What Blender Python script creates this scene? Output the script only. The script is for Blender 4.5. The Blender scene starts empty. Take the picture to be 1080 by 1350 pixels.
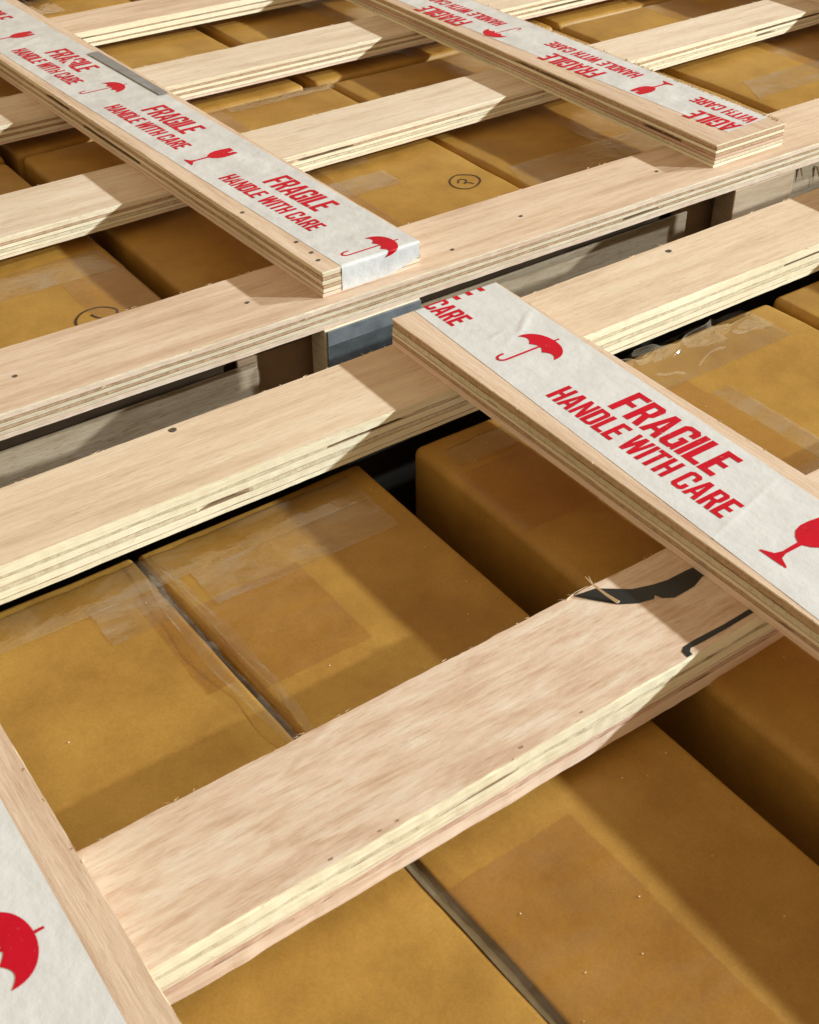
import bpy, bmesh, math, random
from mathutils import Vector, Matrix, noise
from mathutils.bvhtree import BVHTree
from mathutils.geometry import tessellate_polygon
random.seed(7)
S = bpy.context.scene
C = S.collection

# ---------------------------------------------------------------- camera, world, lamps, exposure
cam_d = bpy.data.cameras.new('camera'); cam = bpy.data.objects.new('camera', cam_d); C.objects.link(cam); S.camera = cam
cam_d.sensor_fit = 'HORIZONTAL'; cam_d.sensor_width = 36; cam_d.lens = 36*1659/1080
cam_d.clip_start = .01; cam_d.clip_end = 100
mx, my, mz = Vector((0.815222, -0.579141, -0.003114)), Vector((0.359986, 0.502503, 0.786067)), Vector((-0.453678, -0.64194, 0.618134))
M3 = Matrix((mx, my, mz)).transposed()
cam.matrix_world = Matrix.Translation((0, 0, .4)) @ M3.to_4x4()
cam_d.dof.use_dof = True; cam_d.dof.focus_distance = .82; cam_d.dof.aperture_fstop = 45

W = bpy.data.worlds.new('World'); S.world = W; W.use_nodes = True
bg = W.node_tree.nodes['Background']; bg.inputs[0].default_value = (.48, .355, .215, 1); bg.inputs[1].default_value = 1.0
S.view_settings.view_transform = 'Standard'; S.view_settings.look = 'None'; S.view_settings.exposure = 0

def lamp(name, d, P, col, size=.18, dist=8.0):
    l = bpy.data.lights.new(name, 'AREA'); l.shape = 'DISK'; l.size = size; l.energy = P; l.color = col
    o = bpy.data.objects.new(name, l); C.objects.link(o)
    d = Vector(d).normalized(); t = Vector((.36, .55, 0))
    o.location = t + d*dist
    o.rotation_euler = d.to_track_quat('Z', 'Y').to_euler()
    return o
LC = (.88, .955, .94)
lamp('lamp_far', (2.08, -.78, 1.0), 510, LC)
lamp('lamp_near', (2.08, -1.55, 1.0), 570, LC)

# ---------------------------------------------------------------- helpers
def tag(o, label=None, cat=None, group=None, kind=None):
    for k, v in (('label', label), ('category', cat), ('group', group), ('kind', kind)):
        if v: o[k] = v
    return o
def empty(name, loc=(0, 0, 0)):
    o = bpy.data.objects.new(name, None); o.location = loc; o.empty_display_size = .05; C.objects.link(o); return o
def link(name, me, mats, parent=None, smooth=False):
    o = bpy.data.objects.new(name, me)
    for m in (mats if isinstance(mats, (list, tuple)) else [mats]): me.materials.append(m)
    if smooth:
        for p in me.polygons: p.use_smooth = True
    C.objects.link(o)
    if parent: o.parent = parent
    return o
def upward(vs, fs):
    a, b, c = (Vector(vs[i]) for i in fs[0][:3])
    return fs if (b-a).cross(c-a).z > 0 else [f[::-1] for f in fs]
def mesh(vs, fs, name='mesh'):
    me = bpy.data.meshes.new(name); me.from_pydata([tuple(v) for v in vs], [], fs); me.update(); return me
def nz(x, y=0., z=0.): return noise.noise(Vector((x, y, z)))

# ---------------------------------------------------------------- materials
def nodes(name):
    m = bpy.data.materials.new(name); m.use_nodes = True; nt = m.node_tree
    return m, nt, nt.nodes['Principled BSDF']
def N(nt, t, **kw):
    n = nt.nodes.new(t)
    for k, v in kw.items():
        if k in n.inputs: n.inputs[k].default_value = v
        else: setattr(n, k, v)
    return n
def coords(nt, scale, rnd=True):
    tc = N(nt, 'ShaderNodeTexCoord'); mp = N(nt, 'ShaderNodeMapping'); mp.inputs['Scale'].default_value = scale
    if rnd:
        oi = N(nt, 'ShaderNodeObjectInfo'); mu = N(nt, 'ShaderNodeVectorMath', operation='SCALE'); mu.inputs[0].default_value = (7.3, 3.1, 5.7)
        ad = N(nt, 'ShaderNodeVectorMath', operation='ADD')
        nt.links.new(oi.outputs['Random'], mu.inputs['Scale']); nt.links.new(tc.outputs['Object'], ad.inputs[0]); nt.links.new(mu.outputs[0], ad.inputs[1])
        nt.links.new(ad.outputs[0], mp.inputs['Vector'])
    else: nt.links.new(tc.outputs['Object'], mp.inputs['Vector'])
    return mp.outputs['Vector']
def ramp(nt, src, stops):
    r = N(nt, 'ShaderNodeValToRGB'); e = r.color_ramp.elements
    while len(e) < len(stops): e.new(.5)
    for x, (p, c) in zip(e, stops):
        x.position = p; x.color = (c[0], c[1], c[2], 1) if hasattr(c, '__len__') else (c, c, c, 1)
    nt.links.new(src, r.inputs[0]); return r.outputs[0]
def noiset(nt, vec, scale, detail=4, rough=.55, dist=0.):
    n = N(nt, 'ShaderNodeTexNoise'); n.inputs['Scale'].default_value = scale; n.inputs['Detail'].default_value = detail
    n.inputs['Roughness'].default_value = rough; n.inputs['Distortion'].default_value = dist
    nt.links.new(vec, n.inputs['Vector']); return n.outputs['Fac']
def mixc(nt, fac, a, b, mode='MIX'):
    m = N(nt, 'ShaderNodeMix', data_type='RGBA', blend_type=mode)
    for s, v in ((m.inputs[0], fac), (m.inputs[6], a), (m.inputs[7], b)):
        if isinstance(v, (int, float)): s.default_value = v
        elif isinstance(v, tuple): s.default_value = (v[0], v[1], v[2], 1)
        else: nt.links.new(v, s)
    return m.outputs[2]
def bump(nt, bs, h, strength, dist=.001):
    b = N(nt, 'ShaderNodeBump'); b.inputs['Strength'].default_value = strength; b.inputs['Distance'].default_value = dist
    nt.links.new(h, b.inputs['Height']); nt.links.new(b.outputs[0], bs.inputs['Normal'])

def face_veneer(name, c_lo, c_mid, c_hi, streak=.4, pores=.45, blotch=.4, fig=(7, 95, 95)):
    m, nt, bs = nodes(name)
    v = coords(nt, (1, 1, 1))
    g1 = noiset(nt, coords(nt, (22, 620, 620)), 1.0, 6, .72, .15)    # fine straight grain
    g2 = noiset(nt, coords(nt, fig), 1.0, 5, .62, .35)       # broader figure
    g3 = noiset(nt, coords(nt, (45, 260, 260)), 1.0, 4, .7, .2)      # short saw-torn flecks
    col = ramp(nt, g2, [(.30, c_lo), (.5, c_mid), (.70, c_hi)])
    fine = ramp(nt, g1, [(.34, (.80, .75, .70)), (.52, (1, 1, 1)), (.7, (1.06, 1.06, 1.07))])
    col = mixc(nt, streak, col, fine, 'MULTIPLY')
    fl = ramp(nt, g3, [(.34, (.86, .78, .72)), (.5, (1, 1, 1)), (.66, (1.05, 1.06, 1.08))])
    col = mixc(nt, blotch, col, fl, 'MULTIPLY')
    po = noiset(nt, coords(nt, (110, 1500, 1500)), 1.0, 2, .5)
    pr = ramp(nt, po, [(.60, (1, 1, 1)), (.70, (.66, .54, .44))])
    col = mixc(nt, pores, col, pr, 'MULTIPLY')
    grime = ramp(nt, noiset(nt, v, 11, 7, .72), [(.50, (1, 1, 1)), (.72, (.84, .81, .78))])
    col = mixc(nt, .55, col, grime, 'MULTIPLY')
    nt.links.new(col, bs.inputs['Base Color'])
    bs.inputs['Roughness'].default_value = .68; bs.inputs['Specular IOR Level'].default_value = .25
    mixh = N(nt, 'ShaderNodeMath', operation='ADD'); nt.links.new(g1, mixh.inputs[0]); nt.links.new(g3, mixh.inputs[1])
    bump(nt, bs, mixh.outputs[0], .45, .0005)
    return m
def edge_veneer(name, base, dark, stretch=(22, 22, 420), amt=.7, flecks=.5):
    m, nt, bs = nodes(name)
    g = noiset(nt, coords(nt, stretch), 1.0, 5, .65, .4)
    col = ramp(nt, g, [(.3, dark), (.52, base), (.75, tuple(min(1, c*1.07) for c in base))])
    f = noiset(nt, coords(nt, (70, 300, 1100)), 1.0, 4, .65)
    fr = ramp(nt, f, [(.62, (1, 1, 1)), (.74, (.55, .42, .32))])
    col = mixc(nt, flecks, col, fr, 'MULTIPLY')
    # rotary veneer tints drift slowly along the board
    d = ramp(nt, noiset(nt, coords(nt, (5, 5, 5)), 1.0, 2), [(.35, (.93, .88, .82)), (.65, (1.02, 1.02, 1.0))])
    col = mixc(nt, amt, col, d, 'MULTIPLY')
    nt.links.new(col, bs.inputs['Base Color'])
    bs.inputs['Roughness'].default_value = .75; bs.inputs['Specular IOR Level'].default_value = .2
    bump(nt, bs, f, .5, .0006)
    return m
FACE = {
 'pink':  face_veneer('birch_face_pink', (.62, .44, .32), (.77, .59, .45), (.84, .68, .55)),
 'cream': face_veneer('birch_face_cream', (.70, .55, .42), (.81, .68, .54), (.87, .76, .64)),
 'yellow':face_veneer('birch_face_yellow', (.68, .51, .36), (.81, .65, .49), (.86, .73, .57)),
 'streak':face_veneer('birch_face_streaky', (.64, .45, .34), (.76, .59, .46), (.83, .72, .60), streak=.5, pores=.45, blotch=.75, fig=(30, 120, 120)),
 'tan':   face_veneer('birch_face_tan', (.58, .41, .30), (.70, .53, .40), (.76, .60, .47)),
}
EDGE = {
 'L': edge_veneer('veneer_long_grain', (.90, .82, .66), (.72, .59, .43), stretch=(18, 18, 900)),
 'Y': edge_veneer('veneer_yellow_grain', (.95, .91, .73), (.84, .75, .54), stretch=(18, 18, 900), flecks=.3),
 'C': edge_veneer('veneer_cross_grain', (.60, .43, .29), (.44, .29, .18), stretch=(380, 380, 300), amt=.6),
 'G': edge_veneer('veneer_greyish_grain', (.76, .70, .54), (.60, .53, .38), stretch=(380, 380, 300), flecks=.3),
 'P': edge_veneer('veneer_pink_grain', (.74, .54, .44), (.60, .38, .30)),
 'D': edge_veneer('glue_line', (.34, .23, .14), (.20, .13, .08), flecks=.2),
 'W': edge_veneer('veneer_pale_grain', (.90, .74, .62), (.76, .56, .44), flecks=.3),
}
def cardboard():
    m, nt, bs = nodes('kraft_cardboard')
    v = coords(nt, (1, 1, 1))
    a = noiset(nt, v, 26, 5, .6)
    col = ramp(nt, a, [(.3, (.37, .198, .038)), (.55, (.45, .252, .051)), (.8, (.51, .297, .068))])
    f = ramp(nt, noiset(nt, v, 900, 2, .6), [(.35, (.86, .84, .8)), (.65, (1.06, 1.06, 1.08))])
    col = mixc(nt, .6, col, f, 'MULTIPLY')
    fl = ramp(nt, noiset(nt, coords(nt, (500, 260, 260)), 1.0, 3, .6), [(.64, (1, 1, 1)), (.76, (.80, .73, .64))])
    col = mixc(nt, .5, col, fl, 'MULTIPLY')
    sc = ramp(nt, noiset(nt, coords(nt, (1, 1, 1)), 7, 8, .75), [(.46, (1, 1, 1)), (.64, (.82, .75, .68))])
    col = mixc(nt, .7, col, sc, 'MULTIPLY'); nt.links.new(col, bs.inputs['Base Color'])
    bs.inputs['Roughness'].default_value = .5; bs.inputs['Specular IOR Level'].default_value = .35
    flute = noiset(nt, coords(nt, (1, 1, 1)), 60, 3)
    bump(nt, bs, flute, .25, .002)
    return m
CARD = cardboard()
def clearfilm(name, tint, gloss, rough, milky=0., bumps=0.):
    m = bpy.data.materials.new(name); m.use_nodes = True; nt = m.node_tree; nt.nodes.clear()
    out = N(nt, 'ShaderNodeOutputMaterial'); tr = N(nt, 'ShaderNodeBsdfTransparent'); gl = N(nt, 'ShaderNodeBsdfGlossy'); df = N(nt, 'ShaderNodeBsdfDiffuse')
    tr.inputs[0].default_value = (*tint, 1); gl.inputs['Roughness'].default_value = rough; gl.inputs[0].default_value = (.95, .95, .97, 1); df.inputs[0].default_value = (.7, .66, .58, 1)
    lw = N(nt, 'ShaderNodeLayerWeight'); lw.inputs['Blend'].default_value = .5
    pw = N(nt, 'ShaderNodeMath', operation='POWER'); pw.inputs[1].default_value = 4.0; nt.links.new(lw.outputs['Facing'], pw.inputs[0])
    mm = N(nt, 'ShaderNodeMath', operation='MULTIPLY_ADD'); mm.inputs[1].default_value = .8; mm.inputs[2].default_value = gloss+.04; mm.use_clamp = True
    nt.links.new(pw.outputs[0], mm.inputs[0])
    m1 = N(nt, 'ShaderNodeMixShader'); nt.links.new(tr.outputs[0], m1.inputs[1]); nt.links.new(df.outputs[0], m1.inputs[2])
    v = coords(nt, (1, 1, 1))
    pat = ramp(nt, noiset(nt, coords(nt, (18, 55, 40)), 1.0, 5, .7, .8), [(.45, 0.0), (.72, milky)])
    nt.links.new(pat, m1.inputs[0])
    m2 = N(nt, 'ShaderNodeMixShader'); nt.links.new(mm.outputs[0], m2.inputs[0]); nt.links.new(m1.outputs[0], m2.inputs[1]); nt.links.new(gl.outputs[0], m2.inputs[2])
    if bumps:
        b = N(nt, 'ShaderNodeBump'); b.inputs['Strength'].default_value = bumps; b.inputs['Distance'].default_value = .002
        nt.links.new(noiset(nt, v, 70, 4, .6, .5), b.inputs['Height']); nt.links.new(b.outputs[0], gl.inputs['Normal']); nt.links.new(b.outputs[0], lw.inputs['Normal'])
    nt.links.new(m2.outputs[0], out.inputs[0]); return m
BROWNTAPE = clearfilm('brown_packing_tape', (.96, .90, .78), .0, .25, .04, .3)
PALETAPE = clearfilm('scuff_and_gloss_tape', (.99, .98, .96), .02, .3, .22, .5)  # milky part paints scuffs and the glossy highlight band
FILMC = clearfilm('crinkled_film', (.97, .97, .97), .07, .06, .04, .15)
FILM = clearfilm('stretch_film', (.98, .98, .98), .04, .12, .12, .4)
def simple(name, col, rough=.5, spec=.5, coat=0., nscale=0, namt=.15, bm=0.):
    m, nt, bs = nodes(name)
    if nscale:
        a = ramp(nt, noiset(nt, coords(nt, (1, 1, 1)), nscale, 5, .6), [(.3, tuple(c*(1-namt) for c in col)), (.7, tuple(min(1, c*(1+namt)) for c in col))])
        nt.links.new(a, bs.inputs['Base Color'])
        if bm: bump(nt, bs, noiset(nt, coords(nt, (1, 1, 1)), nscale*2, 4), bm, .001)
    else: bs.inputs['Base Color'].default_value = (*col, 1)
    bs.inputs['Roughness'].default_value = rough; bs.inputs['Specular IOR Level'].default_value = spec; bs.inputs['Coat Weight'].default_value = coat
    bs.inputs['Coat Roughness'].default_value = .25
    return m
TAPE = simple('white_warning_tape', (.745, .77, .80), .34, .45, .4, 45, .06, .55)
TAPEOLD = simple('scuffed_warning_tape', (.74, .765, .80), .28, .5, .5, 38, .13, .9)
INK = simple('red_ink', (.60, .002, .022), .45, .25, 0, 60, .10)
BLACKINK = simple('black_mark', (.018, .021, .024), .35, .5, 0, 50, .25)
nt_ = INK.node_tree; bs_ = nt_.nodes['Principled BSDF']; src_ = bs_.inputs['Base Color'].links[0].from_socket
sp_ = ramp(nt_, noiset(nt_, coords(nt_, (1, 1, 1)), 420, 4, .7), [(.63, 0.0), (.78, .55)])
nt_.links.new(mixc(nt_, sp_, src_, (.74, .42, .42)), bs_.inputs['Base Color'])
PEN = simple('marker_ink', (.045, .022, .010), .5)
KNOT = simple('torn_grain', (.36, .20, .13), .8)
STEEL = simple('dark_nail', (.10, .075, .06), .45)
FIBRE = simple('splinter_wood', (.86, .72, .52), .7)
SHADEB = simple('dark_brown_blocker', (.07, .042, .024), .85, .2, 0, 28, .2, .3)  # shade of the void above the rails put into the colour
SHADEP = simple('shade_dark_panel', (.035, .028, .022), .85, .2, 0, 28, .2, .3)  # near-black colour carries the shade of the unlit gap
BLOCKW = simple('brown_block_wood', (.56, .38, .25), .75, .2, 0, 28, .2, .5)
PANELW = face_veneer('weathered_rail', (.42, .33, .23), (.52, .42, .30), (.58, .48, .36), streak=.8, pores=.9, blotch=.8)
POSTW = face_veneer('planed_block_wood', (.46, .33, .22), (.58, .44, .31), (.66, .52, .38))
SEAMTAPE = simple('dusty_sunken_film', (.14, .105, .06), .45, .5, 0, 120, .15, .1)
SHEENGREY = simple('grey_painted_sheen', (.25, .26, .28), .3, .5, .3, 80, .2, .3)  # grey-blue reflection put into the colour
SLATE = simple('slate_grey_plastic', (.085, .095, .105), .45, .5, 0, 70, .3, .3)
SLATE2 = simple('light_slate_plastic', (.19, .21, .235), .38, .5, 0, 70, .25, .3)
CONC = simple('concrete_floor', (.12, .11, .10), .8, .3, 0, 12, .2, .3)
DARKW = simple('dark_pallet_wood', (.30, .21, .14), .8, .2, 0, 30, .3, .5)

# ---------------------------------------------------------------- plywood boards
def lerp(a, b, t): return a + (b - a)*t
def board(parent, name, p00, p10, p01, p11, z0, z1, layers, face, seed, step=.0022, rough=.00028, chip=.0, label=None, splinters=60, warp=.0, glue=.022):
    """p00->p10: the edge the viewer sees (front/left); p01->p11 the other edge; layers from the top down."""
    p00, p10, p01, p11 = map(Vector, (p00, p10, p01, p11))
    a, b = (p00+p01)/2, (p10+p11)/2
    c = (a+b)/2; d = (b-a); L = d.length; ang = math.atan2(d.y, d.x)
    R = Matrix.Rotation(-ang, 2)
    n = max(8, int(L/step)); T = z1-z0
    tot = sum(f for f, _ in layers); zt = z1
    root = None
    ll = []
    for q, (fr, ty) in enumerate(layers):
        ll.append((fr, ty))
        if 0 < q < len(layers)-1: ll.append((glue, 'D'))
    layers = ll; tot = sum(f for f, _ in layers)
    wf = lambda s: warp*nz(s*1.7, seed*3.3)
    for li, (fr, ty) in enumerate(layers):
        h = T*fr/tot; zb = zt-h
        gap = .00012 if li < len(layers)-1 else 0
        rg = rough*(1.9 if ty in 'CGP' else 1.0)
        offF = random.uniform(-.0003, .00025) - (.0004 if ty == 'C' else .0005 if ty == 'D' else 0)
        offB = random.uniform(-.0003, .00025)
        vs = []
        for i in range(n+1):
            t = i/n; s = t*L
            e = []
            for side, (q0, q1, off) in enumerate(((p00, p10, offF), (p01, p11, offB))):
                P = q0.lerp(q1, t)
                k = seed*11.7+li*5.1+side*91.3
                dd = off + rg*(1.3*nz(s*38, k) + .7*nz(s*150, k)) + .0006*nz(s*9, seed+side*7)
                if ty in 'CGD' and nz(s*11, k*1.9+side) > .38: dd -= .0030*min(1, (nz(s*11, k*1.9+side)-.38)*14)
                if chip and li == 0:
                    w = nz(s*34, k+3)*.5+.5
                    if w > .62: dd -= chip*min(1, (w-.62)*6)*(.5+abs(nz(s*300, k)))
                e.append((P, dd))
            (PF, dF), (PB, dB_) = e
            u = (PF-PB).normalized()
            F = PF + u*dF; B = PB - u*dB_
            F = R @ (F-c); B = R @ (B-c)
            w = wf(s)
            vs += [(F.x, F.y, zt+w), (B.x, B.y, zt+w), (B.x, B.y, zb+gap+w), (F.x, F.y, zb+gap+w)]
        # bevel the exposed top arris of the face veneer very slightly by pulling it in
        fs = []
        for i in range(n):
            o = i*4; q = o+4
            fs += [(q, q+1, o+1, o), (q+1, q+2, o+2, o+1), (q+2, q+3, o+3, o+2), (q+3, q, o, o+3)]
        fs += [(0, 1, 2, 3), (n*4+3, n*4+2, n*4+1, n*4)]
        if (R @ (p00-c)).y > (R @ (p01-c)).y: fs = [f[::-1] for f in fs]
        me = mesh(vs, fs, name+'_mesh')
        if li == 0:
            root = link(name, me, [FACE[face], EDGE['Y']], parent)
            for p in me.polygons: p.material_index = 0 if p.normal.z > .5 else 1
            root.location = (c.x, c.y, 0); root.rotation_euler = (0, 0, ang)
            if label: root['label'] = label
        else:
            link('veneer_layer', me, EDGE[ty], root)
        zt = zb
    # torn fibres along the arrises
    vs, fs = [], []
    rr = random.Random(seed*17+3)
    for k in range(splinters):
        t = rr.random(); side = rr.random() < .5
        P = (p00.lerp(p10, t) if side else p01.lerp(p11, t)); Q = (p01.lerp(p11, t) if side else p00.lerp(p10, t))
        u = (P-Q).normalized(); P = R @ (P-c); u = R @ u
        ll = rr.uniform(.0008, .0042); w = rr.uniform(.00008, .00028)
        z = z1 - rr.choice([0, 0, .3, .75, 1])*T*rr.random() + rr.uniform(-.0001, .0003)
        a2 = rr.uniform(-.5, .5) + (0 if rr.random() < .7 else rr.uniform(-.8, .8))
        dr = Vector((math.cos(a2), math.sin(a2)*(1 if u.y > 0 else -1))); dr.y = abs(dr.y)*(1 if u.y > 0 else -1)
        A = P + u*.0001; Bp = A + dr*ll*(1 if rr.random() < .5 else -1)*Vector((1, 1)).x
        Bp = Vector((Bp.x, A.y + abs(Bp.y-A.y)*(1 if u.y > 0 else -1)))
        o = len(vs); up = rr.uniform(-.0003, .0009)
        vs += [(A.x-w, A.y, z), (A.x+w, A.y, z), (A.x, A.y, z+w*1.6), (Bp.x, Bp.y, z+up)]
        fs += [(o, o+1, o+3), (o+1, o+2, o+3), (o+2, o, o+3), (o, o+2, o+1)]
    if splinters:
        sp = link('splinters', mesh(vs, fs), FIBRE, root); sp['kind'] = 'stuff'
    return root, Matrix.Translation((c.x, c.y, 0)) @ Matrix.Rotation(ang, 4, 'Z')
def sub(o_root, Mx, vs, fs, name, mat, smooth=False, label=None, mats=None):
    """link a mesh given in world coordinates as a child of a board"""
    inv = Mx.inverted()
    me = mesh([inv @ Vector(v) for v in vs], fs)
    o = link(name, me, mats or mat, o_root, smooth)
    if label: o['label'] = label
    return o
def nail(root, Mx, x, y, z, r=.0013):
    vs, fs = [(x, y, z+.00012)], []
    n = 12
    for k in range(n):
        a = 2*math.pi*k/n; rr = r*(1+.18*nz(k*1.3, x*90))
        vs.append((x+rr*math.cos(a)*1.1, y+rr*math.sin(a), z+.00035))
    for k in range(n): vs.append((x+(vs[k+1][0]-x)*1.25, y+(vs[k+1][1]-y)*1.25, z-.0001))
    for k in range(n):
        j = (k+1) % n
        fs += [(0, 1+k, 1+j), (1+k, 1+n+k, 1+n+j, 1+j)]
    sub(root, Mx, vs, fs, 'nail_head', STEEL)

# ---------------------------------------------------------------- lettering and pictograms (flat print)
w_, s_ = .42, .16
GL = {
 'F': ([(0,0),(s_,0),(s_,.41),(.35,.41),(.35,.56),(s_,.56),(s_,.85),(.39,.85),(.39,1),(0,1)], []),
 'R': ([(0,0),(s_,0),(s_,.41),(.2,.41),(.275,0),(.43,0),(.345,.45),(.415,.54),(.42,.9),(.34,1),(0,1)], [[(s_,.55),(s_,.86),(.25,.86),(.275,.83),(.275,.58),(.25,.55)]]),
 'A': ([(0,0),(.14,0),(.165,.2),(.285,.2),(.31,0),(.455,0),(.315,1),(.135,1)], [[(.185,.34),(.225,.76),(.265,.34)]]),
 'G': ([(.08,0),(.30,0),(.335,.05),(.36,0),(.42,0),(.42,.53),(.23,.53),(.23,.40),(.285,.40),(.275,.17),(.21,.13),(.145,.17),(.145,.83),(.21,.87),(.275,.83),(.275,.68),(.42,.68),(.42,.9),(.33,1),(.09,1),(0,.9),(0,.1)], []),
 'I': ([(0,0),(.15,0),(.15,1),(0,1)], []),
 'L': ([(0,0),(.37,0),(.37,.15),(s_,.15),(s_,1),(0,1)], []),
 'E': ([(0,0),(.38,0),(.38,.15),(s_,.15),(s_,.43),(.35,.43),(.35,.58),(s_,.58),(s_,.85),(.38,.85),(.38,1),(0,1)], []),
 'H': ([(0,0),(s_,0),(s_,.42),(.28,.42),(.28,0),(.425,0),(.425,1),(.28,1),(.28,.57),(s_,.57),(s_,1),(0,1)], []),
 'N': ([(0,0),(.13,0),(.13,.60),(.29,0),(.425,0),(.425,1),(.295,1),(.295,.42),(.14,1),(0,1)], []),
 'D': ([(0,0),(.32,0),(.42,.1),(.42,.9),(.32,1),(0,1)], [[(s_,.14),(s_,.86),(.24,.86),(.275,.82),(.275,.18),(.24,.14)]]),
 'W': ([(.10,0),(.25,0),(.315,.52),(.38,0),(.53,0),(.63,1),(.49,1),(.455,.45),(.39,1),(.24,1),(.175,.45),(.14,1),(0,1)], []),
 'T': ([(.13,0),(.28,0),(.28,.85),(.41,.85),(.41,1),(0,1),(0,.85),(.13,.85)], []),
 'C': ([(.09,0),(.33,0),(.42,.1),(.42,.36),(.275,.36),(.275,.17),(.21,.13),(.145,.17),(.145,.83),(.21,.87),(.275,.83),(.275,.65),(.42,.65),(.42,.9),(.33,1),(.09,1),(0,.9),(0,.1)], []),
}
def adv(ch): return .22 if ch == ' ' else (max(p[0] for p in GL[ch][0])+.038)
def text_polys(txt, a, b, h, up):
    """glyph polygons in world xy: baseline a->b, glyph height h along unit vector up"""
    a, b, up = Vector(a), Vector(b), Vector(up).normalized()
    tot = sum(adv(c) for c in txt)-.038; d = (b-a)/tot; out = []; x = 0
    for ch in txt:
        if ch != ' ':
            o, hs = GL[ch]; f = lambda p: a + d*(x+p[0]) + up*(p[1]*h)
            out.append(([f(p) for p in o], [[f(p) for p in hh] for hh in hs]))
        x += adv(ch)
    return out
def umbrella_polys(fx, fy, ex, ey, s=1., sq=1.):
    """ferrule at (fx, fy); ex reading direction, ey upright direction"""
    ex, ey = Vector(ex).normalized()*s*sq, Vector(ey).normalized()*s; f = Vector((fx, fy))
    g = lambda x, y: f + ex*x*.001 + ey*y*.001
    top = [g(-16.2*math.cos(t)+0, -16.5+14.2*math.sin(t)**.85) for t in [math.pi*k/24 for k in range(25)]]
    sc = []
    for (x0, x1) in ((16.2, 5.6), (5.6, -5.6), (-5.6, -16.2)):
        for k in range(1, 8):
            t = k/8; sc.append(g(lerp(x0, x1, t), -16.5+3.1*math.sin(math.pi*t)))
        if x1 > -16: sc.append(g(x1, -16.6))
    fer = [g(-.7, -2.2), g(.7, -2.2), g(.55, 1.2), g(-.55, 1.2)]
    out = [(top+sc, []), (fer, [])]
    st = [g(-.75, -13.4), g(-.75, -37.2)]
    arc = []
    for k in range(13):
        t = math.pi*k/12; arc.append((-3.1+3.1*math.cos(t), -37.4-4.0*math.sin(t)))
    outer = [(.75, -13.4), (.75, -37.6)] + [(-2.9+3.65*math.cos(math.pi*k/12), -37.6-4.6*math.sin(math.pi*k/12)) for k in range(13)] + [(-6.55, -35.2), (-5.1, -35.2)]
    inner = [(-2.9+2.15*math.cos(math.pi*k/12), -37.6-3.0*math.sin(math.pi*k/12)) for k in range(12, -1, -1)] + [(-.75, -37.4), (-.75, -13.4)]
    out.append(([g(*p) for p in outer+inner], []))
    return out
def glass_polys(bx, by, ex, ey, s=1., sq=1.):
    ex, ey = Vector(ex).normalized()*s*sq, Vector(ey).normalized()*s; f = Vector((bx, by))
    g = lambda x, y: f + ex*x*.001 + ey*y*.001
    cup = [(-7.4, 42), (-8.7, 34), (-8.9, 29), (-7.6, 24), (-4.6, 20.5), (-1.3, 18.4), (-1.0, 8), (-2.2, 4), (-7.6, 1.0), (-7.8, 0), (7.8, 0), (7.6, 1.0), (2.2, 4), (1.0, 8), (1.3, 18.4), (4.6, 20.5), (7.6, 24), (8.9, 29), (8.7, 34), (7.4, 42),
           (4.2, 42), (2.2, 39.2), (3.4, 37.8), (.4, 34.6), (1.2, 39.0), (-.6, 40.4), (.4, 42)]
    return [([g(*p) for p in cup], [])]
def rect_polys(pts): return [([Vector(p) for p in pts], [])]
def print_phrases(root, Mx, phrases, ztop, **k):
    for P in phrases: print_mesh(root, Mx, P, ztop, 'printed_lettering', **k)
def print_mesh(root, Mx, polys, ztop, name, fold_y=None, ymax_fold=None, mat=None, dz=.00035):
    bm = bmesh.new()
    for o, hs in polys:
        loops = [[Vector((p.x, p.y, 0)) for p in o]] + [[Vector((p.x, p.y, 0)) for p in h] for h in hs]
        flat = [p for l in loops for p in l]
        vv = [bm.verts.new(p) for p in flat]
        for t in tessellate_polygon(loops):
            try: bm.faces.new([vv[i] for i in t])
            except ValueError: pass
    if fold_y is not None:
        g = bm.verts[:]+bm.edges[:]+bm.faces[:]
        bmesh.ops.bisect_plane(bm, geom=g, plane_co=(0, fold_y, 0), plane_no=(0, 1, 0), dist=1e-7)
    bmesh.ops.recalc_face_normals(bm, faces=bm.faces[:])
    for f in bm.faces:
        if f.normal.z < 0: f.normal_flip()
    vs, idx = [], {}
    for i, v in enumerate(bm.verts):
        idx[v] = i; x, y = v.co.x, v.co.y; z = ztop+dz
        if fold_y is not None:
            sgn = 1 if ymax_fold else -1
            over = (y-fold_y)*sgn
            if over > 1e-6: z -= over; y = fold_y+sgn*dz*1.9
        vs.append((x, y, z))
    fs = [[idx[v] for v in f.verts] for f in bm.faces]
    bm.free()
    return sub(root, Mx, vs, fs, name, mat or INK)

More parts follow.
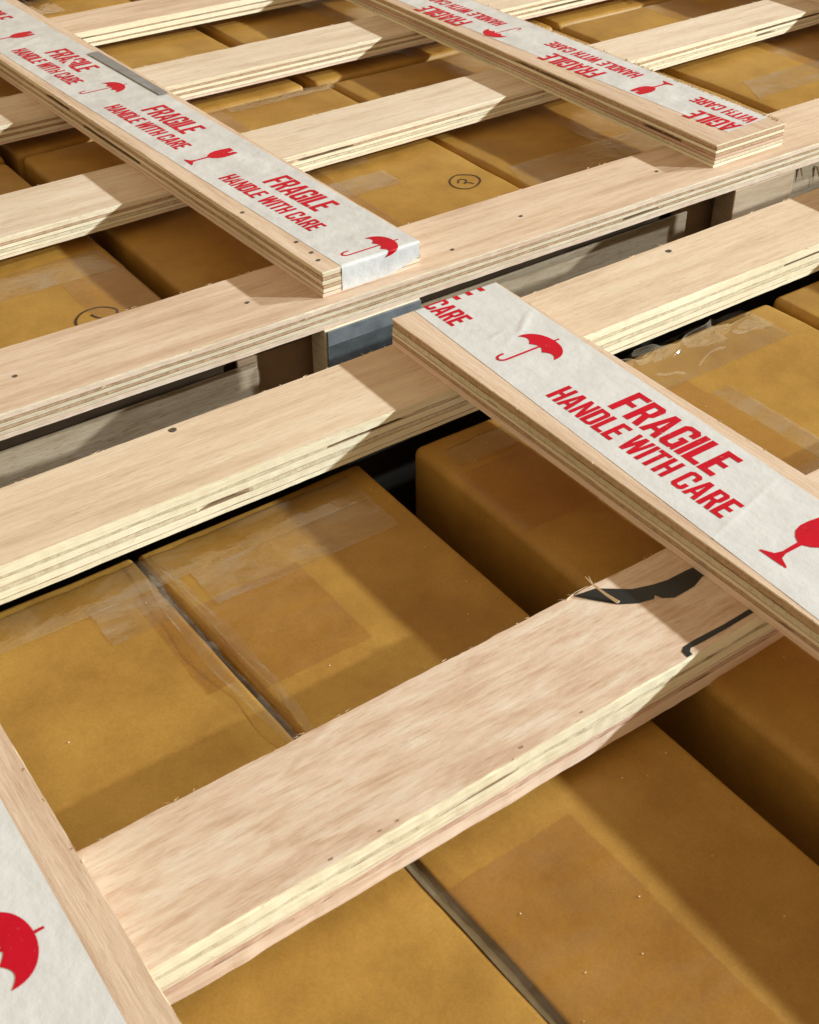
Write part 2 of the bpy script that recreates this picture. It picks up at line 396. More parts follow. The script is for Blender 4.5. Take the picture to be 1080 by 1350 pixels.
def tape_strip(root, Mx, L0, L1, R0, R1, ztop, seed, name='warning_tape', fold=None, creases=(), dz=.00016, mat=None, label=None, torn=.0, n=180, m=16):
    """L0->L1, R0->R1 edges running along the board; fold=(distance, at_end) bends it down the end grain"""
    L0, L1, R0, R1 = map(Vector, (L0, L1, R0, R1)); vs = []; fs = []
    rows = []
    for i in range(n+1): rows.append((i/n, 0.))
    if fold:
        for k in range(1, 11): rows.append((1., fold*k/10))
    for t, dn in rows:
        for j in range(m+1):
            s = j/m
            P = L0.lerp(L1, t).lerp(R0.lerp(R1, t), s)
            z = ztop+dz + .00007*(nz(P.x*120, P.y*60, seed)) 
            if torn and t > .97: pass
            for (cx0, cy0, cx1, cy1, amp, wd) in creases:
                A, B = Vector((cx0, cy0)), Vector((cx1, cy1)); ab = B-A
                tt = max(0, min(1, (P-A).dot(ab)/ab.length_squared)); dd = (P-(A+ab*tt)).length
                z += amp*math.exp(-(dd/wd)**2)*math.sin(math.pi*min(max(tt, .04), .96))**.4
            d = (L1-L0).normalized()
            if dn > 0:
                wig = .0011*nz(s*6, seed*2.2)+.0006*nz(s*19, seed)
                q = dn/fold
                P = P + d*(.00035 + .0002*nz(s*14, dn*300, seed)+.0002*math.sin(s*60+dn*500)); z = ztop+dz-(dn+wig*q)
                if torn: 
                    cut = max(0, (s-.62)*1.7)*fold*.55; z = max(z, ztop-fold+cut)
            vs.append((P.x, P.y, z))
    R = len(rows)
    for i in range(R-1):
        for j in range(m):
            a = i*(m+1)+j; fs.append((a, a+1, a+m+2, a+m+1))
    return sub(root, Mx, vs, upward(vs, fs), name, mat or TAPE, smooth=True, label=label)

# ================================================================= FLOOR (far below, seen only through gaps)
fl = link('floor', mesh([(-3, -3, -.62), (4, -3, -.62), (4, 5, -.62), (-3, 5, -.62)], [(0, 1, 2, 3)]), CONC); fl['kind'] = 'structure'

def slab(parent, name, x0, x1, y0, y1, z0, z1, mat, bev=.0008, label=None, jag=0.):
    bm = bmesh.new(); bmesh.ops.create_cube(bm, size=1)
    cx, cy, cz = (x0+x1)/2, (y0+y1)/2, (z0+z1)/2
    for v in bm.verts: v.co = Vector((v.co.x*(x1-x0), v.co.y*(y1-y0), v.co.z*(z1-z0)))
    if bev: bmesh.ops.bevel(bm, geom=bm.edges[:], offset=bev, segments=2, affect='EDGES', profile=.5)
    me = bpy.data.meshes.new(name); bm.to_mesh(me); bm.free()
    o = link(name, me, mat, parent); o.location = (cx, cy, cz)
    if label: o['label'] = label
    return o
# ================================================================= CRATES
Z2 = .012
c1 = tag(empty('shipping_crate', (0, 0, 0)), 'farther slatted plywood crate, its two tape-covered crossboards ending above the gap between the crates', 'crate')
c2 = tag(empty('shipping_crate'), 'nearer slatted plywood crate filling the lower half, with a black mark on its front slat', 'crate')
STD = [('F' and .06, 'Y'), (.17, 'L'), (.13, 'C'), (.17, 'L'), (.14, 'C'), (.17, 'L'), (.16, 'W')]
# far crate slats: (front y at xa, xb), (back y at xa, xb)
def slat(par, xa, xb, fa, fb, ba, bb, z0, z1, lay, face, seed, **k):
    return board(par, 'slat', (xa, fa), (xb, fb), (xa, ba), (xb, bb), z0, z1, lay, face, seed, **k)
def ext(x0, y0, x1, y1, x): return y0+(y1-y0)*(x-x0)/(x1-x0)
XA, XB = -.12, 1.33
s1, m1 = slat(c1, XA, XB, ext(.1556, .6256, .8494, .6189, XA), ext(.1556, .6256, .8494, .6189, XB), ext(.203, .6951, .9294, .6867, XA), ext(.203, .6951, .9294, .6867, XB), -.017, 0,
     [(.07, 'Y'), (.20, 'W'), (.13, 'C'), (.14, 'L'), (.12, 'C'), (.14, 'L'), (.20, 'W')], 'pink', 1, splinters=260)
s2, m2 = slat(c1, XA, XB, ext(.239, .8427, 1.10, .8589, XA), ext(.239, .8427, 1.10, .8589, XB), .9135, .9137, -.016, 0, [(.08, 'Y'), (.2, 'L'), (.12, 'C'), (.17, 'Y'), (.13, 'G'), (.15, 'Y'), (.15, 'L')], 'cream', 2, splinters=260)
s3, m3 = slat(c1, XA, XB, 1.0486-.004, 1.0535, 1.1113, 1.1121, -.0158, 0, [(.07, 'Y'), (.16, 'L'), (.12, 'C'), (.18, 'Y'), (.12, 'C'), (.2, 'Y'), (.15, 'W')], 'cream', 3, splinters=260, chip=.0012)
s4, m4 = slat(c1, XA, XB, 1.2412, 1.2397, 1.302, 1.304, -.0158, 0, [(.08, 'Y'), (.3, 'Y'), (.06, 'C'), (.3, 'Y'), (.06, 'C'), (.2, 'Y')], 'pink', 4, splinters=200)
s8, m8 = slat(c1, XA, XB, 1.438, 1.438, 1.50, 1.50, -.0158, 0, STD, 'cream', 8, splinters=60)
for (x, y) in ((.3355, .6573), (.1781, .6595), (.5632, .6538), (.7008, .6543), (.49, .640), (.78, .638)): nail(s1, m1, x, y, 0)
# near crate slats
s5, m5 = slat(c2, -.10, 1.05, .4822, .4818, .5402, .5434, Z2-.0226, Z2, [(.07, 'Y'), (.22, 'Y'), (.07, 'G'), (.2, 'Y'), (.12, 'G'), (.2, 'Y'), (.12, 'Y')], 'yellow', 5, splinters=260)
s5['label'] = 'rear slat with pale yellow layered edge'
s6, m6 = slat(c2, -.10, 1.05, .2484, .2492, .3086, .3091, Z2-.0275, Z2, [(.05, 'Y'), (.2, 'Y'), (.08, 'G'), (.2, 'Y'), (.07, 'L'), (.09, 'P'), (.31, 'W')], 'streak', 6, splinters=200, chip=.0006, rough=.0004)
s6['label'] = 'front slat with black mark and rough streaky face'
s7, m7 = slat(c2, -.10, 1.05, -.02, -.02, .04, .04, Z2-.0226, Z2, STD, 'yellow', 9, splinters=0)
for (x, y) in ((.2218, .5368), (.5928, .5335)): nail(s5, m5, x, y, Z2, .0018)
# torn dark knots in the face edge of the front slat
# black printed shapes on the front slat
BL1 = [(0.3095, 0.3081), (0.3215, 0.3061), (0.335, 0.2958), (0.345, 0.2926), (0.3527, 0.2910), (0.3649, 0.2908), (0.375, 0.290), (0.375, 0.283), (0.3676, 0.2832), (0.3600, 0.2806), (0.3549, 0.2803), (0.3469, 0.2802), (0.342, .2832), (.3405, .2868), (.3385, .2850), (0.3303, 0.2872), (0.3225, 0.2919), (0.3151, 0.3007)]
BL2 = [(.3236, .2492), (.3242, .2532), (.3268, .2549), (.3340, .2553), (.352, .2546), (.375, .2552), (.375, .2524), (.352, .2520), (.336, .2521), (.3290, .2525), (.3272, .2512), (.3268, .2492)]
print_mesh(s6, m6, rect_polys(BL1)+rect_polys(BL2), Z2, 'printed_mark', mat=BLACKINK, dz=.0002)
marks = []
for (x, y, a) in ((.2325, .2518, .0008), (.1410, .2508, .0007), (.1630, .2508, .0006), (.1710, .2509, .0006), (.2650, .2520, .0006)):
    marks += rect_polys([(x+a*1.5*math.cos(t)*(1+.35*nz(t*2, x*99)), y+a*.8*math.sin(t)*(1+.35*nz(t, y*99))) for t in [math.pi*2*k/9 for k in range(9)]])
kn = print_mesh(s6, m6, marks, Z2, 'torn_grain_spots', mat=KNOT, dz=.0001); kn['kind'] = 'stuff'
# curled splinter above the black mark
def sliver(root, Mx, pts, w, name='wood_splinter'):
    vs, fs = [], []
    for i, p in enumerate(pts):
        k = w*(1-.8*i/(len(pts)-1)); p = Vector(p)
        vs += [p+Vector((-k, 0, 0)), p+Vector((k, .2*k, 0)), p+Vector((0, 0, k*1.2))]
    for i in range(len(pts)-1):
        a = i*3
        for j in range(3): fs.append((a+j, a+(j+1) % 3, a+3+(j+1) % 3, a+3+j))
    fs += [(2, 1, 0), (len(vs)-3, len(vs)-2, len(vs)-1)]
    return sub(root, Mx, vs, fs, name, FIBRE)
sliver(s6, m6, [(.3235, .2925, Z2+.0002), (.321, .298, Z2+.0022), (.3185, .3045, Z2+.0048), (.3165, .3085, Z2+.0080)], .0011)
sliver(s6, m6, [(.3205, .3000, Z2+.0025), (.319, .3055, Z2+.0040), (.3205, .3105, Z2+.0052)], .0006)
sliver(s6, m6, [(.3060, .3078, Z2), (.3120, .3090, Z2+.0004), (.3190, .3088, Z2+.0008)], .0008)
# ---- cross boards
UP = (1, 0); RD = (0, -1)            # far-left, near boards: read toward the viewer, capitals to the right
def xb(par, xl0, xl1, xr0, xr1, y0, y1, z0, face, seed, lay=STD, th=.0183, **k):
    return board(par, 'crossboard', (xl0, y0), (xl1, y1), (xr0, y0), (xr1, y1), z0, z0+th, lay, face, seed, **k)
T1 = .0183
def xl(a, ya, b, yb, y): return a+(b-a)*(y-ya)/(yb-ya)
YF = 1.75
b1, n1 = xb(c1, .3793, xl(.3793, .6325, .3633, 1.1557, YF), .4573, xl(.4573, .6343, .4440, 1.3197, YF), .6335, YF, .0002, 'pink', 21, chip=.0010, splinters=420,
     label='crossboard with taped end folded down over its end grain')
b2, n2 = xb(c1, .7419, xl(.7419, .6335, .7476, 1.05, YF), .8202, .8195, .6332, YF, .0002, 'tan', 22, chip=.0010, splinters=420,
     lay=[(.08, 'Y'), (.19, 'C'), (.14, 'Y'), (.15, 'C'), (.14, 'P'), (.16, 'G'), (.14, 'Y')], label='crossboard with upside-down tape and ragged bare end')
b6, n6 = xb(c1, 1.147, 1.147, 1.225, 1.225, .634, YF, .0002, 'pink', 26, splinters=0)
T3 = .0180
b3, n3 = xb(c2, .3702, .3668, .4482, .4458, .5408, -.05, Z2+.0002, 'pink', 23, th=T3, lay=[(.06, 'L'), (.26, 'C'), (.2, 'G'), (.12, 'L'), (.12, 'C'), (.24, 'W')], rough=.0002, splinters=80, label='crossboard with large clear red lettering')
b4, n4 = xb(c2, -.018, -.018, .0627, .0627, .5408, -.05, Z2+.0002, 'pink', 24, th=T3, rough=.0002, chip=.0004, splinters=60, label='crossboard in the lower left corner with half an umbrella showing')
b5, n5 = xb(c2, .760, .760, .838, .838, .5408, -.05, Z2+.0002, 'pink', 25, th=T3, splinters=0)
for (x, y) in ((.3820, .7427), (.3887, .6809), (.3887, .6616), (.3865, .6496)): nail(b1, n1, x, y, T1+.0002, .0013)

# ---- tape on cross boards.   far-left board
zt1 = T1+.0002; E1 = .6335
def el(y): return xl(.3695, 1.1718, .3940, .6336, y)
def er(y): return xl(.4340, 1.2961, .4566, .6346, y)
tape_strip(b1, n1, (el(YF), YF), (el(E1), E1), (er(YF), YF), (er(E1), E1), zt1, 1, fold=.0175, torn=1, n=420, creases=[(.37, 1.17, .43, 1.20, .0004, .002), (.392, 1.09, .42, 1.12, .0004, .003), (.40, .79, .43, .80, .00025, .002)],
   mat=TAPEOLD, label='tape with its end folded down over the board end')
P = []
P.append(text_polys('HANDLE WITH CARE', (.3962, .8045), (.4045, .6893), .0142, UP))
P.append(text_polys('FRAGILE', (.4193, .7800), (.4240, .7135), .0212, UP))
P.append(text_polys('HANDLE WITH CARE', (.3880, .9869), (.3960, .8716), .0142, UP))
P.append(text_polys('FRAGILE', (.4105, .9640), (.4148, .8965), .0212, UP))
P.append(text_polys('HANDLE WITH CARE', (.3792, 1.170), (.3870, 1.0547), .0142, UP))
P.append(text_polys('FRAGILE', (.4020, 1.147), (.4062, 1.0797), .0212, UP))
P.append(text_polys('HANDLE WITH CARE', (.3708, 1.353), (.3786, 1.2377), .0142, UP))
P.append(text_polys('FRAGILE', (.3936, 1.330), (.3978, 1.2630), .0212, UP))
P.append(text_polys('HANDLE WITH CARE', (.3624, 1.536), (.3702, 1.4207), .0142, UP))
P.append(text_polys('FRAGILE', (.3852, 1.513), (.3894, 1.4460), .0212, UP))
print_phrases(b1, n1, P, zt1)
print_mesh(b1, n1, umbrella_polys(.4455, .6440, RD, UP, 1.02, .86), zt1, 'printed_umbrella', fold_y=E1, ymax_fold=False)
print_mesh(b1, n1, umbrella_polys(.4275, 1.0275, RD, UP, 1.0, .86), zt1, 'printed_umbrella')
print_mesh(b1, n1, glass_polys(.3915, .8440, RD, UP, .95, .88), zt1, 'printed_glass')
print_mesh(b1, n1, glass_polys(.3760, 1.2080, RD, UP, .95, .88), zt1, 'printed_glass')
print_mesh(b1, n1, umbrella_polys(.4110, 1.3950, RD, UP, 1.0, .86), zt1, 'printed_umbrella')

# far-right board: tape the other way round
zt2 = T1+.0002; UP2 = (-1, 0); RD2 = (0, 1)
tape_strip(b2, n2, (.7395+.0012, YF), (.7685, .6467), (.8165, YF), (.8185, .650), zt2, 2, n=420, creases=[(.77, .70, .80, .69, .0002, .002), (.80, .68, .815, .66, .0003, .0022), (.79, .66, .805, .655, .0003, .002)], mat=TAPEOLD, label='tape with a ragged puckered end')
P = []
P.append(text_polys('FRAGILE', (.7835, .8040), (.7805, .8715), .0212, UP2))
P.append(text_polys('HANDLE WITH CARE', (.8065, .7815), (.8025, .8965), .0142, UP2))
P.append(text_polys('AGILE', (.7885, .6490), (.7845, .6935), .0208, UP2))
P.append(text_polys('WITH CARE', (.8095, .6505), (.8075, .7150), .0142, UP2))
P.append(text_polys('FRAGILE', (.7765, .9870), (.7735, 1.0545), .0212, UP2))
P.append(text_polys('HANDLE WITH CARE', (.8005, .9645), (.7965, 1.0795), .0142, UP2))
P.append(text_polys('FRAGILE', (.7700, 1.1700), (.7670, 1.2375), .0212, UP2))
P.append(text_polys('HANDLE WITH CARE', (.7945, 1.1475), (.7905, 1.2625), .0142, UP2))
print_phrases(b2, n2, P, zt2)
print_mesh(b2, n2, glass_polys(.8095, .7545, RD2, UP2, .95, .88), zt2, 'printed_glass')
print_mesh(b2, n2, umbrella_polys(.7590, .9480, RD2, UP2, 1.0, .86), zt2, 'printed_umbrella')
print_mesh(b2, n2, glass_polys(.8000, 1.1200, RD2, UP2, .95, .88), zt2, 'printed_glass')
# ragged slivers of tape and wood along the right arris of that board
vs, fs = [], []
rr = random.Random(5)
for k in range(150):
    y = rr.uniform(.635, 1.02) if k > 60 else rr.uniform(.64, .80); x = .8195+rr.uniform(-.0015, .0008); l = rr.uniform(.001, .0040); w = rr.uniform(.0003, .0010)
    a = rr.uniform(-1.2, 1.2); o = len(vs); z = zt2+rr.uniform(-.0006, .0006)
    vs += [(x, y-w, z), (x, y+w, z), (x+.0004, y, z-.0006), (x+l*math.cos(a)*.7, y+l*math.sin(a), z+rr.uniform(.0004, .0026))]
    fs += [(o, o+1, o+3), (o+1, o+2, o+3), (o+2, o, o+3)]
sp = sub(b2, n2, vs, fs, 'torn_edge_fibres', FIBRE); sp['kind'] = 'stuff'

rs = tape_strip(b1, n1, (.4325, 1.120), (.4385, .985), (.4435, 1.120), (.4470, .985), zt1, 9, name='painted_sheen_strip', mat=SHEENGREY, n=60, m=5, dz=.0009)  # painted stand-in for the reflective patch on the board margin
# near board
zt3 = Z2+.0002+T3; E3 = .5408
tape_strip(b3, n3, (.3597, -.0), (.3863, E3), (.4245, 0.), (.4478, E3), zt3, 3, fold=.010, n=420, m=22,
   creases=[(.4395, .4990, .4190, .4820, .0009, .0010), (.4190, .4820, .4120, .4900, .0006, .0012), (.4120, .4900, .4020, .4880, .0004, .0014), (.4160, .4860, .4080, .4780, .0005, .0012), (.4030, .4560, .4010, .4360, .0004, .0010), (.4100, .4960, .3990, .5010, .0004, .0013),
            (.4350, .3010, .3700, .2850, .0003, .0008), (.4300, .2350, .3800, .2550, .0003, .0009)], label='clean white tape with large red print')
P = []
P.append(text_polys('HANDLE WITH CARE', (.3897, .4240), (.3875, .2943), .0166, UP))
P.append(text_polys('FRAGILE', (.4097, .3968), (.4083, .3203), .0230, UP))
P.append(text_polys('CARE', (.3935, .5424), (.3931, .5124), .0158, UP))
print_phrases(b3, n3, P, zt3, fold_y=E3, ymax_fold=True)
ee = []
for x0 in (.4145, .4238, .4330): ee += rect_polys([(x0, E3-.0002), (x0+.0034, E3-.0002), (x0+.0034, E3-.0052), (x0, E3-.0046)])
print_mesh(b3, n3, ee, zt3, 'printed_lettering')
print_mesh(b3, n3, umbrella_polys(.4335, .4650, RD, UP, 1.0, 1.0), zt3, 'printed_umbrella')
print_mesh(b3, n3, glass_polys(.3848, .2600, RD, UP, 1.02, 1.0), zt3, 'printed_glass')
# lower-left board
tape_strip(b4, n4, (-.0125, -.0), (-.0135, E3), (.0478, 0.), (.0505, E3), zt3, 4, n=300, label='white tape with half a red umbrella')
print_mesh(b4, n4, umbrella_polys(.0402, .2717, RD, UP, 1.0, 1.0), zt3, 'printed_umbrella')
P = [text_polys('HANDLE WITH CARE', (-.0035, .2310), (-.0035, .1010), .0166, UP)]; P.append(text_polys('FRAGILE', (.0165, .2040), (.0165, .1275), .0230, UP))
print_phrases(b4, n4, P, zt3)

# ---- posts and panels of the far crate (visible in the gap)
slab(c1, 'side_rail', -.14, .3300, .6400, .6425, -.33, -.0350, PANELW, .0009)
slab(c1, 'light_blocker', -.14, 1.35, .6560, .6590, -.33, -.0176, SHADEB, .0004)  # added dark board, keeps lamp light off the carton fronts
slab(c1, 'side_rail', .4020, .7270, .6400, .6425, -.33, -.0352, PANELW, .0009)
slab(c1, 'side_rail', .8400, 1.35, .6400, .6425, -.33, -.0270, PANELW, .0009)
slab(c1, 'backing_block', .3200, .4010, .6500, .6530, -.33, -.0362, BLOCKW, .0009)
slab(c1, 'backing_block', .7200, .8300, .6500, .6530, -.33, -.0362, BLOCKW, .0009)
p1 = slab(c1, 'post', .3720, .4492, .6222, .6399, -.40, -.0173, [EDGE['L']], .0006, label='post faced with dark grey sheet')
me = p1.data; 
slab(p1, 'grey_sheet', -.0372, .0386, -.0098, -.0089, -.16, .1906-.0115, SLATE, .0002)
slab(p1, 'grey_sheet', -.0372, .0386, -.0104, -.0089, .1906-.0110, .1906, SLATE2, .0003)
p2 = slab(c1, 'post', .7562, .8268, .6195, .6399, -.40, -.0178, POSTW, .0010, label='bare planed wooden post')
p2.rotation_euler = (0, 0, 0)
slab(c1, 'post', 1.150, 1.222, .6195, .6399, -.40, -.0180, POSTW, .001)
slab(c1, 'post', -.012, .060, .6222, .6399, -.40, -.0180, POSTW, .001)
vs, fs = [], []
for (x, z, dx, dz_) in ((.858, -.030, .004, -.012), (.880, -.034, .006, -.016), (.836, -.024, .003, -.012)):
    o = len(vs); vs += [(x-.0012, .6392, z), (x+.0012, .6392, z), (x, .6370, z), (x+dx, .6360, z+dz_)]
    fs += [(o, o+2, o+3), (o+2, o+1, o+3), (o, o+1, o+2)]
link('splinters', mesh(vs, fs), FIBRE, c1)['kind'] = 'stuff'
slab(c1, 'side_panel', -.14, 1.35, 1.78, 1.794, -.33, -.018, PANELW, .0006)
slab(c1, 'base_board', -.14, 1.35, .6545, 1.7795, -.42, -.4002, DARKW, .001)
# near crate shell
slab(c2, 'side_panel', -.10, 1.05, .5250, .5390, -.33, Z2-.0230, SHADEP, .0006)  # panel darkened so the gap behind the cartons reads as shade
slab(c2, 'base_board', -.10, 1.05, -.06, .5245, -.42, -.4002, DARKW, .001)

# ================================================================= CARTONS
TREES = {}
def drop(e, x, y, z):
    L = e.location; best = None
    for t in TREES.get(e.name, []):
        h = t.ray_cast(Vector((x-L.x, y-L.y, z+.05-L.z)), Vector((0, 0, -1)))[0]
        if h is not None and (best is None or h.z > best): best = h.z
    return z if best is None or best+L.z < z-.006 else best+L.z
def carton(x0, x1, y0, y1, ztop, label, seam=None, seed=1, gapw=.003, group='brown cartons packed inside the two crates', depth=.22, skl=0., skr=0., r=.006):
    e = tag(empty('cardboard_box', ((x0+x1)/2, (y0+y1)/2, ztop-depth)), label, 'cardboard box', group)
    cx, cy, z0 = (x0+x1)/2, (y0+y1)/2, ztop-depth
    def body(bx0, bx1, by0, by1, bz0, bz1, name, rr, nseg=4, bulge=.0008):
        bm = bmesh.new(); bmesh.ops.create_cube(bm, size=1)
        for v in bm.verts: v.co = Vector((v.co.x*(bx1-bx0)+(bx0+bx1)/2-cx, v.co.y*(by1-by0)+(by0+by1)/2-cy, v.co.z*(bz1-bz0)+(bz0+bz1)/2-z0))
        bmesh.ops.subdivide_edges(bm, edges=bm.edges[:], cuts=11, use_grid_fill=True)
        me = bpy.data.meshes.new(name)
        hx, hy, hz = (bx1-bx0)/2, (by1-by0)/2, (bz1-bz0)/2
        for v in bm.verts:                       # round the arrises, then let the board sag and bulge a little
            lx, ly, lz = v.co.x-((bx0+bx1)/2-cx), v.co.y-((by0+by1)/2-cy), v.co.z-((bz0+bz1)/2-z0)
            v.co.z += bulge*(nz(lx*9, ly*9, seed*3.1)+.5*nz(lx*26, ly*26, seed))*(1 if lz > 0 else 0)*2
            if abs(abs(lx)-hx) < 1e-5: v.co.x += .0012*nz(ly*8, lz*8, seed)*(1 if lx > 0 else -1)
        for v in bm.verts:
            k = skr if v.co.x > (bx0+bx1)/2-cx else skl
            v.co.x += k*(.41-(v.co.y+cy))*min(1, abs(v.co.x-((bx0+bx1)/2-cx))/hx)
        ed = [x for x in bm.edges if len(x.link_faces) == 2 and x.calc_face_angle(0) > .9]
        bmesh.ops.bevel(bm, geom=ed, offset=rr, segments=nseg, affect='EDGES', profile=.5)
        bm.normal_update(); TREES[e.name] = TREES.get(e.name, []) + [BVHTree.FromBMesh(bm)]
        bm.to_mesh(me); bm.free()
        return link(name, me, CARD, e, smooth=True)
    if seam is None:
        body(x0, x1, y0, y1, z0, ztop, 'carton_body', r)
    else:
        body(x0, x1, y0, y1, z0, ztop-.0032, 'carton_body', r)
        body(x0-.0004, seam-gapw/2, y0, y1, ztop-.0032, ztop, 'flap', .0014, 3)
        body(seam+gapw/2, x1+.0004, y0, y1, ztop-.0032, ztop, 'flap', .0014, 3)
    return e
def on_box(e, name, grid, mat, n=30, m=14, label=None, smooth=True):
    """grid(s,t)->world point"""
    vs, fs = [], []
    L = Vector(e.location)
    for i in range(n+1):
        for j in range(m+1): vs.append(Vector(grid(i/n, j/m))-L)
    for i in range(n):
        for j in range(m):
            a = i*(m+1)+j; fs.append((a, a+1, a+m+2, a+m+1))
    o = link(name, mesh(vs, upward(vs, fs)), mat, e, smooth)
    if label: o['label'] = label
    return o
def strip(e, x0, x1, y0, y1, z, mat=None, name='packing_tape', skew=0., seed=0, wave=.0006, amp=.0002):
    lift = .00025 + (.0003 if mat is not None else 0)
    def g(s, t):
        x = lerp(x0, x1, s)+skew*t + wave*nz(t*7, seed, s > .5); y = lerp(y0, y1, t) + wave*nz(s*5, seed+9, t > .5)
        return (x, y, drop(e, x, y, z)+lift+amp*.5*(1+nz(x*60, y*60, seed)))
    return on_box(e, name, g, mat or BROWNTAPE)

ZB2 = -.0235
A = carton(-.0380, .1735, .06, .4950, ZB2, 'leftmost brown carton of the nearer crate, left of the film-covered gap', seed=31, r=.0030, skr=.030)
A2 = carton(.1765, .3125, .06, .4940, ZB2, 'half-shaded carton of the nearer crate between the film-covered gap and the dark open gap', seed=32, r=.0030, skl=.030)
ZB3 = -.0140
B = carton(.3400, .6340, .06, .4785, ZB3, 'brown carton under the large-lettered crossboard, crinkled film at its rear edge', seed=33, r=.0055)
Cc = carton(.6420, .9400, .06, .4800, ZB3, 'brown carton at the right edge of the nearer crate below the yellow-edged slat', seed=34, r=.005)
strip(A, .157, .173, .383, .462, ZB2, seed=1, wave=.0007)
strip(A2, .1785, .2400, .370, .4400, ZB2, seed=2, wave=.0007)
strip(A2, .1785, .2480, .06, .235, ZB2, seed=3, wave=.0007)
strip(A2, .1900, .300, .4340, .4640, ZB2+.0004, PALETAPE, seed=4, wave=.0008, name='clear_tape')
strip(A, .1350, .1725, .4380, .4700, ZB2+.0004, PALETAPE, seed=5, wave=.0008, name='clear_tape')
strip(B, .440, .5180, .08, .4380, ZB3, seed=6)
strip(B, .5190, .5350, .330, .4180, ZB3, PALETAPE, seed=7, name='clear_tape')
strip(B, .4440, .6330, .300, .3360, ZB3, PALETAPE, seed=8, name='clear_tape')
strip(B, .3430, .4300, .380, .440, ZB3, seed=9)
ZB1 = -.0255
row1 = [(-.02, .3130, 'a'), (.3270, .6340, 'b'), (.6395, .9255, 'c'), (.9310, 1.235, 'd')]
lab1 = {'a': 'front-row carton of the farther crate marked with a circled pen stroke',
        'b': 'front-row carton of the farther crate marked with a circled 2',
        'c': 'shaded front-row carton of the farther crate under the right crossboard',
        'd': 'front-row carton of the farther crate right of the right crossboard'}
bx = {}
for i, (a, b, k) in enumerate(row1):
    bx[k] = carton(a, b, .6650, 1.0350, ZB1 + (.0, .0005, -.001, .0)[i], lab1[k], seed=41+i, r=.005)
row2 = [(-.04, .3145, 'e'), (.3255, .6150, 'f'), (.6270, .9300, 'g'), (.9360, 1.24, 'h')]
lab2 = {'e': 'second-row carton at the far left edge, beyond the second slat of the farther crate',
        'f': 'second-row carton of the farther crate, directly behind the carton marked with a circled 2',
        'g': 'second-row carton of the farther crate, behind the shaded one under the right crossboard',
        'h': 'second-row carton of the farther crate in the top right, beyond the right crossboard'}
row3 = [(.02, .310, 'i'), (.3200, .602, 'j'), (.6095, .915, 'k')]
lab3 = {'i': 'rearmost carton at the top left, left of the left crossboard', 'j': 'rearmost carton at the top edge just right of the left crossboard', 'k': 'rearmost shaded carton at the top edge between the crossboards'}
for i, (a, b, k) in enumerate(row2): bx[k] = carton(a, b, 1.0420, 1.3780, ZB1-(0, .0, .001, .001)[i], lab2[k], seed=51+i, r=.005)
for i, (a, b, k) in enumerate(row3): bx[k] = carton(a, b, 1.3860, 1.74, ZB1, lab3[k], seed=61+i, r=.005)
strip(bx['a'], .125, .192, .668, 1.03, ZB1, seed=11)
strip(bx['a'], .07, .312, .80, .8360, ZB1+.0004, PALETAPE, seed=12, name='clear_tape')
strip(bx['a'], .262, .312, .690, .80, ZB1+.0002, seed=13, wave=.0007)
strip(bx['b'], .447, .516, .668, 1.03, ZB1+.0005, seed=14)
strip(bx['b'], .44, .632, .668, .735, ZB1+.0009, seed=15)
strip(bx['b'], .455, .56, .80, .83, ZB1+.0012, PALETAPE, seed=16, name='clear_tape')
strip(bx['c'], .748, .812, .668, 1.03, ZB1-.001, seed=17)
strip(bx['c'], .64, .90, .735, .775, ZB1-.0006, PALETAPE, seed=18, name='clear_tape', skew=.01)
strip(bx['d'], 1.05, 1.115, .668, 1.03, ZB1, seed=19)
strip(bx['d'], .94, 1.2, .76, .80, ZB1+.0004, PALETAPE, seed=20, name='clear_tape', skew=.02)
strip(bx['f'], .44, .50, 1.045, 1.37, ZB1, seed=21); strip(bx['f'], .44, .613, 1.12, 1.15, ZB1+.0004, PALETAPE, seed=22, name='clear_tape')
strip(bx['g'], .745, .81, 1.045, 1.37, ZB1, seed=23); strip(bx['g'], .63, .83, 1.07, 1.10, ZB1+.0004, PALETAPE, seed=24, name='clear_tape')
strip(bx['h'], 1.05, 1.11, 1.045, 1.37, ZB1, seed=25)
strip(bx['e'], .12, .18, 1.045, 1.37, ZB1, seed=27)

def specks(e, pts, z):
    vs, fs = [], []; L = Vector(e.location)
    for k, (x, y) in enumerate(pts):
        r_ = .0004+.0005*abs(nz(k*3.3, 1)); o = len(vs); zz = drop(e, x, y, z)+.0003
        vs += [Vector((x+r_*math.cos(a+k), y+r_*math.sin(a+k)*.7, zz+.0002*math.sin(3*a)))-L for a in (0, 1.3, 2.5, 3.8, 5.1)]+[Vector((x, y, zz+r_*.8))-L]
        fs += [(o+i, o+(i+1) % 5, o+5) for i in range(5)]
    q = link('dust_specks', mesh(vs, fs), FIBRE, e); q['kind'] = 'stuff'
rr = random.Random(11)
specks(A, [(rr.uniform(-.03, .165), rr.uniform(.1, .47)) for _ in range(16)], ZB2)
specks(A2, [(rr.uniform(.19, .305), rr.uniform(.08, .47)) for _ in range(22)], ZB2)
specks(B, [(rr.uniform(.35, .62), rr.uniform(.08, .46)) for _ in range(26)], ZB3)
